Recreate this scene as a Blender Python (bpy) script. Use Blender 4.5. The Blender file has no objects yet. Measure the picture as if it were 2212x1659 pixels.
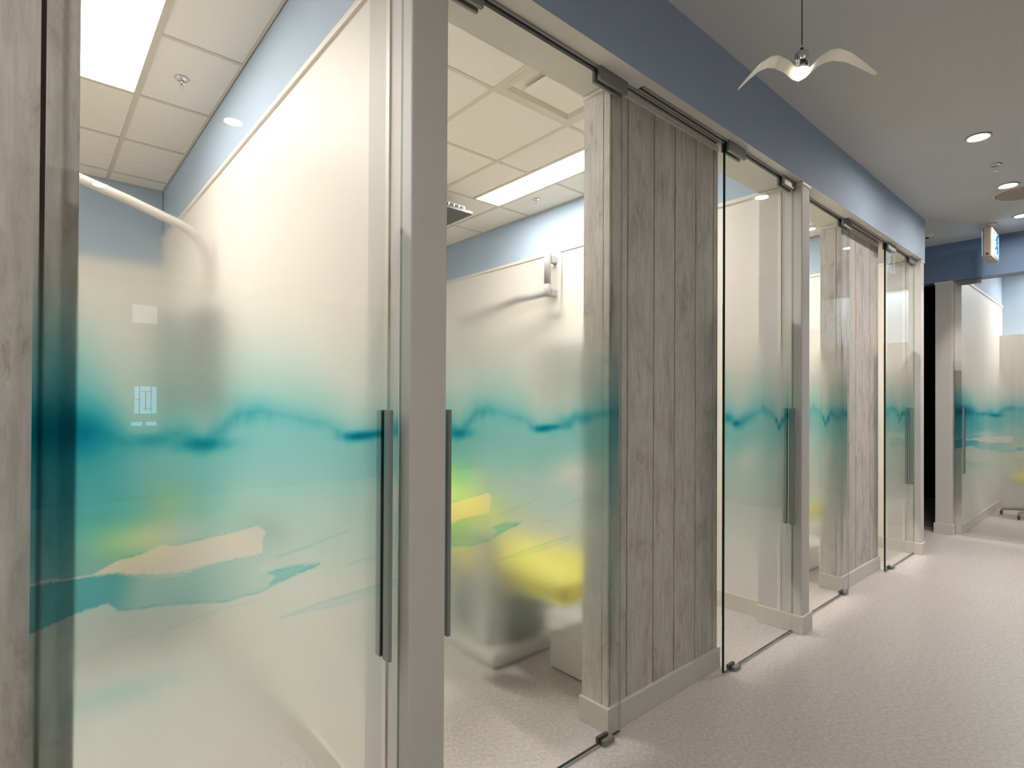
import bpy, bmesh, math, random
import numpy as np
from mathutils import Vector, Matrix
random.seed(4)
SC = bpy.context.scene
COL = SC.collection
PI = math.pi

# ---------------------------------------------------------------- camera
yaw, pitch, roll, F, CY = 0.8521630, 0.0070054, 0.0051227, 1194.84, 863.04
fw = Vector((math.cos(yaw)*math.cos(pitch), math.sin(yaw)*math.cos(pitch), math.sin(pitch)))
rt0 = Vector((math.sin(yaw), -math.cos(yaw), 0)); up0 = rt0.cross(fw)
rt = math.cos(roll)*rt0 + math.sin(roll)*up0
up = -math.sin(roll)*rt0 + math.cos(roll)*up0
cd = bpy.data.cameras.new('camera'); cam = bpy.data.objects.new('camera', cd); COL.objects.link(cam)
m = Matrix((rt, up, -fw)).transposed().to_4x4(); m.translation = Vector((0, 0, 1.3))
cam.matrix_world = m
cd.sensor_fit = 'HORIZONTAL'; cd.sensor_width = 36.0; cd.lens = 36.0*F/2212
cd.shift_y = (CY-829.5)/2212; cd.clip_start = 0.02; cd.clip_end = 100
SC.camera = cam

# ---------------------------------------------------------------- world, exposure
w = bpy.data.worlds.new('world'); SC.world = w; w.use_nodes = True
w.node_tree.nodes['Background'].inputs[0].default_value = (0.55, 0.62, 0.75, 1)
w.node_tree.nodes['Background'].inputs[1].default_value = 0.02
SC.view_settings.view_transform = 'Standard'; SC.view_settings.look = 'None'
SC.view_settings.gamma = 1.0; SC.view_settings.use_curve_mapping = False
SC.view_settings.exposure = 0.0
ROOM_LIGHT = 8.0        # emission of the treatment-room ceiling panels
DOWN_LIGHT = 360.0       # emission of the corridor downlights
PENDANT = 30.0
cy = SC.cycles
cy.max_bounces = 12; cy.transmission_bounces = 10; cy.transparent_max_bounces = 24
cy.glossy_bounces = 6; cy.diffuse_bounces = 5; cy.sample_clamp_indirect = 6.0
cy.use_denoising = True

# ---------------------------------------------------------------- materials
def srgb(r, g, b):
    f = lambda c: ((c/255+0.055)/1.055)**2.4 if c > 10.3 else c/255/12.92
    return (f(r), f(g), f(b), 1)

def mat(name, col, rough=0.5, metal=0.0, noise=0.0, scale=30.0, spec=0.5, bump=0.0, stretch=(1, 1, 1)):
    mt = bpy.data.materials.new(name); mt.use_nodes = True
    nt = mt.node_tree; b = nt.nodes['Principled BSDF']
    b.inputs['Roughness'].default_value = rough; b.inputs['Metallic'].default_value = metal
    b.inputs['Specular IOR Level'].default_value = spec
    b.inputs['Base Color'].default_value = col
    if noise or bump:
        tc = nt.nodes.new('ShaderNodeTexCoord'); mp = nt.nodes.new('ShaderNodeMapping')
        mp.inputs['Scale'].default_value = stretch
        n = nt.nodes.new('ShaderNodeTexNoise'); n.inputs['Scale'].default_value = scale; n.inputs['Detail'].default_value = 4
        nt.links.new(tc.outputs['Object'], mp.inputs[0]); nt.links.new(mp.outputs[0], n.inputs['Vector'])
        if noise:
            mx = nt.nodes.new('ShaderNodeMix'); mx.data_type = 'RGBA'
            mx.inputs['A'].default_value = tuple(c*(1-noise) for c in col[:3])+(1,)
            mx.inputs['B'].default_value = tuple(min(1, c*(1+noise)) for c in col[:3])+(1,)
            nt.links.new(n.outputs['Fac'], mx.inputs['Factor']); nt.links.new(mx.outputs['Result'], b.inputs['Base Color'])
        if bump:
            bp = nt.nodes.new('ShaderNodeBump'); bp.inputs['Strength'].default_value = bump; bp.inputs['Distance'].default_value = 0.002
            nt.links.new(n.outputs['Fac'], bp.inputs['Height']); nt.links.new(bp.outputs[0], b.inputs['Normal'])
    return mt

def emis(name, col, s):
    mt = bpy.data.materials.new(name); mt.use_nodes = True
    b = mt.node_tree.nodes['Principled BSDF']; b.inputs['Base Color'].default_value = (0.8, 0.8, 0.8, 1)
    b.inputs['Emission Color'].default_value = col; b.inputs['Emission Strength'].default_value = s
    return mt

M = {}
M['white'] = mat('white_panel', (0.80, 0.765, 0.71, 1), 0.45, noise=0.03, scale=3)
M['trim'] = mat('white_trim', (0.78, 0.74, 0.67, 1), 0.35)
M['base'] = mat('vinyl_base', (0.64, 0.62, 0.55, 1), 0.4)
M['blue'] = mat('blue_paint', (0.40, 0.50, 0.62, 1), 0.7, noise=0.03, scale=4)
M['blue_dark'] = mat('deep_blue_paint', (0.18, 0.27, 0.42, 1), 0.7)
M['pillar'] = mat('pillar_paint', (0.62, 0.61, 0.58, 1), 0.5, noise=0.03, scale=5)
M['ceil'] = mat('ceiling_paint', (0.58, 0.60, 0.60, 1), 0.8, noise=0.03, scale=2)
M['soffit'] = mat('soffit_paint', (0.70, 0.70, 0.66, 1), 0.6)
M['tile'] = mat('ceiling_tile', (0.80, 0.765, 0.70, 1), 0.9, noise=0.06, scale=180, bump=0.3)
M['joint'] = mat('dark_joint', (0.05, 0.038, 0.028, 1), 0.8)
M['bar'] = mat('grid_bar', (0.60, 0.56, 0.47, 1), 0.5)
M['alu'] = mat('brushed_metal', (0.24, 0.25, 0.24, 1), 0.4, 0.4, noise=0.1, scale=60, stretch=(1, 1, .05))
M['handle'] = mat('satin_steel', (0.30, 0.32, 0.31, 1), 0.4, 0.3)
M['black'] = mat('black_gasket', (0.012, 0.012, 0.012, 1), 0.5)
M['chrome'] = mat('chrome', (0.75, 0.75, 0.75, 1), 0.12, 1.0)
M['edge'] = mat('glass_edge', (0.004, 0.02, 0.018, 1), 0.12)
M['yellow'] = mat('yellow_vinyl', (0.90, 0.74, 0.06, 1), 0.38)
M['yellow_pale'] = mat('yellow_piping', (0.95, 0.88, 0.35, 1), 0.3)
M['plastic'] = mat('white_plastic', (0.72, 0.70, 0.66, 1), 0.35)
M['grey'] = mat('grey_plastic', (0.22, 0.24, 0.23, 1), 0.4)
M['greyl'] = mat('pale_grey_metal', (0.34, 0.34, 0.33, 1), 0.4)
M['arm'] = mat('cream_enamel', (0.55, 0.53, 0.48, 1), 0.35)
M['beige'] = mat('beige_plastic', (0.42, 0.37, 0.31, 1), 0.4)
M['dark'] = mat('dark_plastic', (0.045, 0.05, 0.05, 1), 0.4)
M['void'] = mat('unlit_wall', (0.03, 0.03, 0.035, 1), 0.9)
M['open'] = mat('open_area_wall', (0.07, 0.075, 0.08, 1), 0.9)
M['speaker'] = mat('speaker_grille', (0.36, 0.31, 0.25, 1), 0.7, noise=0.2, scale=400)
M['panel_light'] = emis('panel_light', (1.0, 0.95, 0.88, 1), ROOM_LIGHT)
M['panel_light_b'] = emis('narrow_panel_light', (1.0, 0.95, 0.88, 1), ROOM_LIGHT*4.6)
M['panel_light_c'] = emis('wide_panel_light', (1.0, 0.95, 0.88, 1), ROOM_LIGHT*2.7)
M['down'] = emis('downlight_lens', (1.0, 0.92, 0.86, 1), DOWN_LIGHT)
M['bulb'] = emis('pendant_bulb', (1.0, 0.85, 0.78, 1), PENDANT*3)
M['win'] = emis('blue_daylight', (0.22, 0.62, 1.0, 1), 7.0)
M['pale_pane'] = emis('pale_added_pane', (.9, .95, 1, 1), 2.5)
M['sign'] = emis('sign_face', (0.35, 0.70, 1.0, 1), .9); M['sign'].node_tree.nodes['Principled BSDF'].inputs['Base Color'].default_value = (.2, .3, .4, 1)
M['sign_green'] = mat('sign_green', (0.02, 0.10, 0.16, 1), 0.4)

def wood():
    mt = bpy.data.materials.new('whitewashed_wood'); mt.use_nodes = True
    nt = mt.node_tree; b = nt.nodes['Principled BSDF']; N = nt.nodes.new; L = nt.links.new
    b.inputs['Roughness'].default_value = 0.6
    tc = N('ShaderNodeTexCoord'); oi = N('ShaderNodeObjectInfo')
    mul = N('ShaderNodeVectorMath'); mul.operation = 'MULTIPLY_ADD'
    cmb = N('ShaderNodeCombineXYZ')
    for k in range(3): L(oi.outputs['Random'], cmb.inputs[k])
    L(cmb.outputs[0], mul.inputs[0]); mul.inputs[1].default_value = (7, 11, 23); L(tc.outputs['Object'], mul.inputs[2])
    def noise(sc, st, det=5, rough=.6, dist=0):
        mp = N('ShaderNodeMapping'); mp.inputs['Scale'].default_value = st; L(mul.outputs[0], mp.inputs[0])
        n = N('ShaderNodeTexNoise'); n.inputs['Scale'].default_value = sc; n.inputs['Detail'].default_value = det
        n.inputs['Roughness'].default_value = rough; n.inputs['Distortion'].default_value = dist; L(mp.outputs[0], n.inputs['Vector']); return n
    def ramp(n, pts):
        r = N('ShaderNodeValToRGB'); e = r.color_ramp.elements
        e[0].position, e[0].color = pts[0]; e[1].position, e[1].color = pts[-1]
        for p, c in pts[1:-1]:
            x = e.new(p); x.color = c
        L(n.outputs['Fac'], r.inputs[0]); return r
    grain = ramp(noise(55, (1, 1, .10), 6, .65, .5), [(.28, (.50, .475, .42, 1)), (.52, (.62, .595, .535, 1)), (.78, (.72, .70, .64, 1))])
    patch = ramp(noise(9, (1, 1, .45), 6, .75, .6), [(.38, (1, 1, 1, 1)), (.54, (.92, .91, .89, 1)), (.68, (.66, .63, .58, 1))])
    streak = ramp(noise(30, (1, 1, .22), 5, .75, 1.0), [(.58, (1, 1, 1, 1)), (.66, (.80, .77, .73, 1)), (.76, (.55, .5, .46, 1))])
    a = N('ShaderNodeMix'); a.data_type = 'RGBA'; a.blend_type = 'MULTIPLY'; a.inputs['Factor'].default_value = 1
    L(grain.outputs[0], a.inputs['A']); L(patch.outputs[0], a.inputs['B'])
    c = N('ShaderNodeMix'); c.data_type = 'RGBA'; c.blend_type = 'MULTIPLY'; c.inputs['Factor'].default_value = 1
    L(a.outputs['Result'], c.inputs['A']); L(streak.outputs[0], c.inputs['B'])
    L(c.outputs['Result'], b.inputs['Base Color'])
    bp = N('ShaderNodeBump'); bp.inputs['Strength'].default_value = .25; bp.inputs['Distance'].default_value = .002
    L(grain.outputs[0], bp.inputs['Height']); L(bp.outputs[0], b.inputs['Normal'])
    return mt
M['wood'] = wood()

def floor_mat():
    mt = bpy.data.materials.new('speckled_vinyl_floor'); mt.use_nodes = True
    nt = mt.node_tree; b = nt.nodes['Principled BSDF']; N = nt.nodes.new; L = nt.links.new
    tc = N('ShaderNodeTexCoord')
    n1 = N('ShaderNodeTexNoise'); n1.inputs['Scale'].default_value = 95; n1.inputs['Detail'].default_value = 4; n1.inputs['Roughness'].default_value = .7
    mp = N('ShaderNodeMapping'); mp.inputs['Scale'].default_value = (1, .55, 1); mp.inputs['Rotation'].default_value = (0, 0, .4)
    L(tc.outputs['Object'], mp.inputs[0]); L(mp.outputs[0], n1.inputs['Vector'])
    r = N('ShaderNodeValToRGB'); e = r.color_ramp.elements
    e[0].position = .30; e[0].color = (.42, .39, .37, 1); e[1].position = .70; e[1].color = (.68, .635, .60, 1)
    x = e.new(.5); x.color = (.55, .51, .485, 1)
    L(n1.outputs['Fac'], r.inputs[0]); L(r.outputs[0], b.inputs['Base Color'])
    n2 = N('ShaderNodeTexNoise'); n2.inputs['Scale'].default_value = 3
    L(tc.outputs['Object'], n2.inputs['Vector'])
    mr = N('ShaderNodeMapRange'); mr.inputs['To Min'].default_value = .26; mr.inputs['To Max'].default_value = .40
    L(n2.outputs['Fac'], mr.inputs[0]); L(mr.outputs[0], b.inputs['Roughness'])
    bp = N('ShaderNodeBump'); bp.inputs['Strength'].default_value = .12; bp.inputs['Distance'].default_value = .001
    L(n1.outputs['Fac'], bp.inputs['Height']); L(bp.outputs[0], b.inputs['Normal'])
    return mt
M['floor'] = floor_mat()

def glass_mat():
    mt = bpy.data.materials.new('clear_glass'); mt.use_nodes = True; nt = mt.node_tree
    nt.nodes.clear(); N = nt.nodes.new; L = nt.links.new
    out = N('ShaderNodeOutputMaterial'); tr = N('ShaderNodeBsdfTransparent'); tr.inputs[0].default_value = (.97, .98, .975, 1)
    gl = N('ShaderNodeBsdfGlossy'); gl.inputs['Roughness'].default_value = 0.0
    lw = N('ShaderNodeLayerWeight'); lw.inputs[0].default_value = .5
    p = N('ShaderNodeMath'); p.operation = 'POWER'; p.inputs[1].default_value = 5; L(lw.outputs['Facing'], p.inputs[0])
    a = N('ShaderNodeMath'); a.operation = 'MULTIPLY_ADD'; a.inputs[1].default_value = .85; a.inputs[2].default_value = .05; L(p.outputs[0], a.inputs[0])
    mx = N('ShaderNodeMixShader'); L(a.outputs[0], mx.inputs[0]); L(tr.outputs[0], mx.inputs[1]); L(gl.outputs[0], mx.inputs[2]); L(mx.outputs[0], out.inputs[0])
    return mt
M['glass'] = glass_mat()

def edge_soft():
    mt = bpy.data.materials.new('glass_edge_far'); mt.use_nodes = True; nt = mt.node_tree
    nt.nodes.clear(); N = nt.nodes.new
    out = N('ShaderNodeOutputMaterial'); tr = N('ShaderNodeBsdfTransparent'); tr.inputs[0].default_value = (.72, .80, .77, 1); nt.links.new(tr.outputs[0], out.inputs[0]); return mt
M['edge_soft'] = edge_soft()

def glass_back():
    mt = bpy.data.materials.new('glass_inner_face'); mt.use_nodes = True; nt = mt.node_tree
    nt.nodes.clear(); N = nt.nodes.new
    out = N('ShaderNodeOutputMaterial'); tr = N('ShaderNodeBsdfTransparent'); nt.links.new(tr.outputs[0], out.inputs[0]); return mt
M['glass_back'] = glass_back()

def film_mat():
    """printed frosted film: 'tint' = ink colour it lets through, 'frost' = how matt it is"""
    mt = bpy.data.materials.new('printed_frosted_film'); mt.use_nodes = True; nt = mt.node_tree
    nt.nodes.clear(); N = nt.nodes.new; L = nt.links.new
    out = N('ShaderNodeOutputMaterial')
    ti = N('ShaderNodeAttribute'); ti.attribute_name = 'tint'
    fr = N('ShaderNodeAttribute'); fr.attribute_name = 'frost'
    tr = N('ShaderNodeBsdfTransparent'); L(ti.outputs['Color'], tr.inputs[0])
    rf = N('ShaderNodeBsdfRefraction'); rf.distribution = 'GGX'; rf.inputs['IOR'].default_value = 1.6; L(ti.outputs['Color'], rf.inputs['Color'])
    ro = N('ShaderNodeMath'); ro.operation = 'MULTIPLY'; ro.inputs[1].default_value = .215; L(fr.outputs['Fac'], ro.inputs[0]); L(ro.outputs[0], rf.inputs['Roughness'])
    gt = N('ShaderNodeMath'); gt.operation = 'GREATER_THAN'; gt.inputs[1].default_value = .004; L(fr.outputs['Fac'], gt.inputs[0])
    mx = N('ShaderNodeMixShader'); L(gt.outputs[0], mx.inputs[0]); L(tr.outputs[0], mx.inputs[1]); L(rf.outputs[0], mx.inputs[2])
    hz = N('ShaderNodeBsdfTranslucent'); L(ti.outputs['Color'], hz.inputs[0])
    df = N('ShaderNodeBsdfDiffuse'); L(ti.outputs['Color'], df.inputs[0])
    ad = N('ShaderNodeMixShader'); ad.inputs[0].default_value = .6; L(df.outputs[0], ad.inputs[1]); L(hz.outputs[0], ad.inputs[2])
    hf = N('ShaderNodeMath'); hf.operation = 'MULTIPLY'; hf.inputs[1].default_value = .07; L(fr.outputs['Fac'], hf.inputs[0])
    m2 = N('ShaderNodeMixShader'); L(hf.outputs[0], m2.inputs[0]); L(mx.outputs[0], m2.inputs[1]); L(ad.outputs[0], m2.inputs[2])
    L(m2.outputs[0], out.inputs[0]); return mt
M['film'] = film_mat()

def shade_mat():
    mt = bpy.data.materials.new('milky_glass'); mt.use_nodes = True; nt = mt.node_tree
    nt.nodes.clear(); N = nt.nodes.new; L = nt.links.new
    out = N('ShaderNodeOutputMaterial'); tl = N('ShaderNodeBsdfTranslucent'); tl.inputs[0].default_value = (.93, .91, .78, 1)
    df = N('ShaderNodeBsdfDiffuse'); df.inputs[0].default_value = (.90, .89, .78, 1)
    tr = N('ShaderNodeBsdfTransparent'); gl = N('ShaderNodeBsdfGlossy'); gl.inputs['Roughness'].default_value = .12
    a = N('ShaderNodeMixShader'); a.inputs[0].default_value = .5; L(tl.outputs[0], a.inputs[1]); L(df.outputs[0], a.inputs[2])
    b = N('ShaderNodeMixShader'); b.inputs[0].default_value = .38; L(a.outputs[0], b.inputs[1]); L(tr.outputs[0], b.inputs[2])
    c = N('ShaderNodeMixShader'); c.inputs[0].default_value = .08; L(b.outputs[0], c.inputs[1]); L(gl.outputs[0], c.inputs[2]); L(c.outputs[0], out.inputs[0])
    return mt
M['shade'] = shade_mat()

# ---------------------------------------------------------------- mesh helpers
def loc_of(parent):
    v = Vector((0, 0, 0))
    while parent is not None:
        v += parent.location; parent = parent.parent
    return v

def obj(name, bm, material, parent=None, smooth=False):
    me = bpy.data.meshes.new(name)
    if parent is not None and not getattr(parent, 'is_local', False) and not LOCAL[0]:
        bmesh.ops.translate(bm, verts=bm.verts, vec=-loc_of(parent))
    bm.to_mesh(me); bm.free()
    if smooth:
        for p in me.polygons: p.use_smooth = True
    for mm in (material if isinstance(material, (list, tuple)) else [material]): me.materials.append(mm)
    o = bpy.data.objects.new(name, me); COL.objects.link(o); o.parent = parent
    return o
LOCAL = [False]

def tag(o, label=None, cat=None, group=None, kind=None):
    if label: o['label'] = label
    if cat: o['category'] = cat
    if group: o['group'] = group
    if kind: o['kind'] = kind
    return o

def thing(name, label, cat, loc=(0, 0, 0), rz=0, group=None, kind=None):
    o = bpy.data.objects.new(name, None); COL.objects.link(o); o.location = loc; o.rotation_euler = (0, 0, rz)
    o.empty_display_size = .1
    return tag(o, label, cat, group, kind)

def bx(bm, x0, x1, y0, y1, z0, z1, bev=0.0):
    vs = [bm.verts.new((x, y, z)) for x in (x0, x1) for y in (y0, y1) for z in (z0, z1)]
    fs = [(0, 1, 3, 2), (4, 6, 7, 5), (0, 4, 5, 1), (2, 3, 7, 6), (0, 2, 6, 4), (1, 5, 7, 3)]
    ff = [bm.faces.new([vs[i] for i in f]) for f in fs]
    if bev:
        ed = list({e for f in ff for e in f.edges})
        bmesh.ops.bevel(bm, geom=ed, offset=bev, segments=2, affect='EDGES', profile=.6)
    return ff

def box(name, x0, x1, y0, y1, z0, z1, material, parent=None, bev=0.0):
    bm = bmesh.new(); bx(bm, x0, x1, y0, y1, z0, z1, bev); return obj(name, bm, material, parent)

def tube(bm, pts, r, seg=16, caps=True):
    pts = [Vector(p) for p in pts]; rs = r if isinstance(r, (list, tuple)) else [r]*len(pts)
    prev = None; rings = []
    for i, p in enumerate(pts):
        t = (pts[min(i+1, len(pts)-1)]-pts[max(i-1, 0)]).normalized()
        if prev is None:
            a = Vector((0, 0, 1)) if abs(t.z) < .9 else Vector((1, 0, 0)); n = t.cross(a).normalized()
        else:
            n = (prev-t*prev.dot(t)).normalized()
        prev = n; bn = t.cross(n)
        rings.append([bm.verts.new(p+(n*math.cos(2*PI*k/seg)+bn*math.sin(2*PI*k/seg))*rs[i]) for k in range(seg)])
    for a, b in zip(rings, rings[1:]):
        for k in range(seg):
            bm.faces.new((a[k], a[(k+1) % seg], b[(k+1) % seg], b[k]))
    if caps:
        bm.faces.new(rings[0][::-1]); bm.faces.new(rings[-1])

def lathe(bm, prof, c=(0, 0, 0), seg=32):
    """prof: (radius, z) pairs"""
    c = Vector(c); rings = []
    for r, z in prof:
        if r < 1e-5: rings.append([bm.verts.new(c+Vector((0, 0, z)))])
        else: rings.append([bm.verts.new(c+Vector((r*math.cos(2*PI*k/seg), r*math.sin(2*PI*k/seg), z))) for k in range(seg)])
    for a, b in zip(rings, rings[1:]):
        for k in range(seg):
            k2 = (k+1) % seg
            if len(a) == 1 and len(b) == 1: continue
            if len(a) == 1: bm.faces.new((a[0], b[k2], b[k]))
            elif len(b) == 1: bm.faces.new((a[k], a[k2], b[0]))
            else: bm.faces.new((a[k], a[k2], b[k2], b[k]))
    bmesh.ops.recalc_face_normals(bm, faces=bm.faces)

def cushion(bm, x0, x1, y0, y1, z0, z1, bulge=.02, bev=.03):
    """soft upholstered slab: bevelled box with a domed top"""
    bx(bm, x0, x1, y0, y1, z0, z1, bev)
    bmesh.ops.subdivide_edges(bm, edges=bm.edges, cuts=2, use_grid_fill=True)
    cx, cyy = (x0+x1)/2, (y0+y1)/2
    for v in bm.verts:
        if v.co.z > z1-1e-4:
            v.co.z += bulge*max(0, 1-((v.co.x-cx)/(x1-x0)*2)**2)*max(0, 1-((v.co.y-cyy)/(y1-y0)*2)**4)

def copy_tree(o, parent=None):
    c = o.copy(); COL.objects.link(c); c.parent = parent
    for ch in list(o.children): copy_tree(ch, c)
    return c

# ---------------------------------------------------------------- key dimensions (metres)
ZS, ZC, ZR, ZT = 2.578, 2.945, 2.985, 2.60
YF, YP, YW, YA, YBACK = 1.276, 1.3975, 1.535, 1.283, 5.18
YO, YI = 1.335, 1.368
XE = 7.007
PIL = [(0.763, 0.879, .80, .872), (3.313, 3.424, 3.377, 3.42), (5.861, 5.962, 5.90, 5.955)]   # pillar x0,x1 ; wall x0,x1
ISL = [(-0.775, 0.073), (1.732, 2.578), (4.28, 5.10)]
ROOMS = [(-1.60, .80), (.872, 3.377), (3.42, 5.90)]

# ---------------------------------------------------------------- setting
def struct(o, label): return tag(o, label, kind='structure')
bm = bmesh.new(); bx(bm, -3.2, 11.2, -6.2, 6.6, -.1, 0)
struct(obj('floor', bm, M['floor']), 'pinkish grey speckled sheet floor running from corridor into rooms')
bm = bmesh.new(); bx(bm, -3.2, XE, -6.2, YF, ZC, ZC+.1); bx(bm, 5.962, XE, YF, 6.6, ZC, ZC+.1)
struct(obj('ceiling', bm, M['ceil']), 'flat grey corridor ceiling with downlights')

# bulkhead above the glass fronts: blue corridor face, pale underside
bm = bmesh.new(); ff = bx(bm, -3.2, 5.962, YF, YW, ZS, ZR+.1)
o = obj('wall_bulkhead', bm, [M['blue'], M['soffit']])
for p in o.data.polygons:
    if p.normal.z < -.5: p.material_index = 1
struct(o, 'blue grey bulkhead with pale underside above the sliding glass doors')
box('reveal', 5.9555, 5.962, YF, YW, ZS-.001, ZS+.004, M['trim'], o)

def baseboard(name, boxes, label):
    bm = bmesh.new()
    for b_ in boxes: bx(bm, *b_, 0, .1, .003)
    struct(obj(name, bm, M['base']), label)

# partitions with their white end pillars
plab = ['between first and second glass doors', 'between third and fourth glass doors', 'at corridor corner after last glass door']
for i, (x0, x1, w0, w1) in enumerate(PIL):
    p = box('wall_partition', w0, w1, YW-.002, YBACK, 0, ZT-.02, M['white'])
    struct(p, 'cream panelled partition wall behind pillar ' + plab[i])
    box('upper_wall', w0+.004, w1-.004, YW, YBACK, ZT-.02, ZR+.02, M['blue'], p)
    box('trim_rail', w0-.012, w1+.012, YW, YBACK, ZT-.02, ZT+.005, M['trim'], p, .003)
    q = box('wall_pillar', x0, x1, YA, YW, 0, ZS-.0005, M['pillar'], None, .006)
    struct(q, 'slim off-white pillar ' + plab[i])
    box('cap_trim', x0-.006, x1+.006, YA-.006, YW+.004, ZS-.02, ZS-.002, M['trim'], q, .003)
    box('edge_bead', x0-.005, x0+.001, YI+.03, YI+.05, .1, ZS-.02, M['trim'], q)
    bb = [(x0-.011, x1+.011, YA-.014, YW+.002)]
    bb += [(w0-.012, w1+.012, YW+.002, YBACK)]
    baseboard('baseboard_pillar', bb, 'off-white coved skirting round the pillar ' + plab[i])

# timber-clad islands
ilab = ['left of first glass door', 'between second and third glass doors', 'between fourth and fifth glass doors']
rel = [.013, .121, .306, .467, .643, .805, .846]
for i, (x0, x1) in enumerate(ISL):
    core = box('wall_front', x0+.012, x1-.012, YP+.012, YW-.004, 0, ZS-.0005, M['joint'])
    struct(core, 'grey whitewashed plank clad wall ' + ilab[i])
    sc = (x1-x0)/.846
    edges = [x0+r*sc for r in rel]
    if i == 0: edges = [x1-r*sc for r in (.846, .80, .64, .47, .30, .17, .056)]
    for a, b in zip(edges, edges[1:]):
        bm = bmesh.new(); bx(bm, a+.0036, b-.0036, YP+random.uniform(0, .0012), YP+.012, .098, ZS-.018, .0015)
        obj('plank', bm, M['wood'], core)
    # corner beads
    for a, b in ((x0, x0+.011), (x1-.011 if i else x1-.052, x1)):
        box('corner_board', a, b, YP-.0005, YP+.03, .098, ZS-.018, M['wood'], core, .002)
    for s in (0, 1):                       # planks on the narrow ends
        xa, xb = (x0, x0+.012) if s == 0 else (x1-.012, x1)
        box('plank', xa, xb, YP+.0325, YW-.002, .098, ZS-.018, M['wood'], core, .0015)
    box('cap_trim', x0-.004, x1+.004, YP-.004, YW+.006, ZS-.018, ZS-.001, M['trim'], core, .002)
    baseboard('baseboard_front', [(x0-.012, x1+.012, YP-.013, YW+.004)], 'off-white skirting under the plank clad wall ' + ilab[i])
    # room side of island
    box('room_lining', x0+.014, x1-.014, YW-.004, YW, .1, ZS-.02, M['white'], core)

# ceilings of rooms, tile by tile
YL = [1.535, 1.625, 2.296, 2.966, 3.636, 4.306, 4.976, 5.18]
XL = [[-1.60, -1.30, -.72, -.141, .437, .80], [.872, 1.287, 1.865, 2.443, 3.02, 3.377], [3.42, 3.80, 4.38, 4.96, 5.54, 5.90]]
LIGHTS = {0: (-.141, .437, 2.296, 3.636), 1: (2.743, 3.02, 2.296, 3.636), 2: (4.96, 5.24, 2.296, 3.636)}
VENT = (1.865, 2.443, 1.625, 2.296)
rlab = ['first', 'second', 'third']
for r, (rx0, rx1) in enumerate(ROOMS):
    slab = box('ceiling', rx0, rx1, YW, YBACK, ZR+.016, ZR+.03, M['tile'])
    struct(slab, 'suspended grid ceiling of cream tiles in the %s treatment room' % rlab[r])
    lx0, lx1, ly0, ly1 = LIGHTS[r]
    xs = XL[r]
    for a, b in zip(xs, xs[1:]):
        for c, d in zip(YL, YL[1:]):
            if r == 1 and abs(a-VENT[0]) < .01 and abs(c-VENT[2]) < .01: continue
            if c >= ly0-.01 and d <= ly1+.01:
                if r == 0 and a >= lx0-.01 and b <= lx1+.01: continue
                if a < lx1-.01 and b > lx0+.01:
                    if lx0-a > .05: box('tile', a+.011, lx0-.011, c+.011, d-.011, ZR+.001, ZR+.014, M['tile'], slab, .002)
                    if b-lx1 > .05: box('tile', lx1+.011, b-.011, c+.011, d-.011, ZR+.001, ZR+.014, M['tile'], slab, .002)
                    continue
            box('tile', a+.011, b-.011, c+.011, d-.011, ZR+.001, ZR+.014, M['tile'], slab, .002)
    for a in xs: box('grid_bar', max(a-.012, rx0), min(a+.012, rx1), YW, YBACK, ZR-.003, ZR+.001, M['bar'], slab)
    for c in YL:
        segs = [(rx0, rx1)]
        if ly0+.01 < c < ly1-.01: segs = [(rx0, lx0), (lx1, rx1)]
        if r == 1 and c == YL[0]: segs = [(rx0, rx1)]
        for s0, s1 in segs: box('grid_bar', s0, s1, max(c-.012, YW), min(c+.012, YBACK), ZR-.0025, ZR+.001, M['bar'], slab)
    # back wall
    bw = box('wall_back', rx0, rx1, YBACK, YBACK+.1, 0, 2.375, M['white'])
    struct(bw, 'back wall of the %s treatment room, cream below and blue above' % rlab[r])
    box('upper_wall', rx0, rx1, YBACK+.006, YBACK+.1, 2.375, ZR+.02, M['blue'], bw)
    # panel light
    t = thing('ceiling_light', ['wide white ceiling panel light at upper left', 'narrow glowing ceiling panel light beyond the clad wall, right of the black ceiling monitor', 'ceiling panel light in third room beyond the fourth door'][r],
              'ceiling light', ((lx0+lx1)/2, (ly0+ly1)/2, ZR-.004), group=None)
    bm = bmesh.new()
    for q in ((lx0, lx1, ly0, ly0+.02), (lx0, lx1, ly1-.02, ly1), (lx0, lx0+.018, ly0+.02, ly1-.02), (lx1-.018, lx1, ly0+.02, ly1-.02)): bx(bm, *q, ZR-.004, ZR+.012)
    obj('frame', bm, M['bar'], t)
    box('diffuser', lx0+.018, lx1-.018, ly0+.02, ly1-.02, ZR+.0, ZR+.008, M['panel_light'] if r == 0 else M['panel_light_b'], t)

FILL_PANELS = {0: (-1.30, -.72, 2.296, 3.636), 1: (1.0, 1.287, 2.296, 3.636), 2: (3.80, 4.09, 2.296, 3.636)}  # added panels, kept out of view, to even out the room light
for r, (lx0, lx1, ly0, ly1) in FILL_PANELS.items():
    t = thing('ceiling_light', 'added unseen ceiling panel light of the %s treatment room, hidden from the corridor' % rlab[r], 'ceiling light', ((lx0+lx1)/2, (ly0+ly1)/2, ZR-.01))
    bm = bmesh.new()
    for q in ((lx0, lx1, ly0, ly0+.02), (lx0, lx1, ly1-.02, ly1), (lx0, lx0+.018, ly0+.02, ly1-.02), (lx1-.018, lx1, ly0+.02, ly1-.02)): bx(bm, *q, ZR-.012, ZR-.004)
    obj('frame', bm, M['bar'], t)
    box('diffuser', lx0+.018, lx1-.018, ly0+.02, ly1-.02, ZR-.010, ZR-.004, M['panel_light_c'] if r == 0 else M['panel_light_b'], t)

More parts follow.
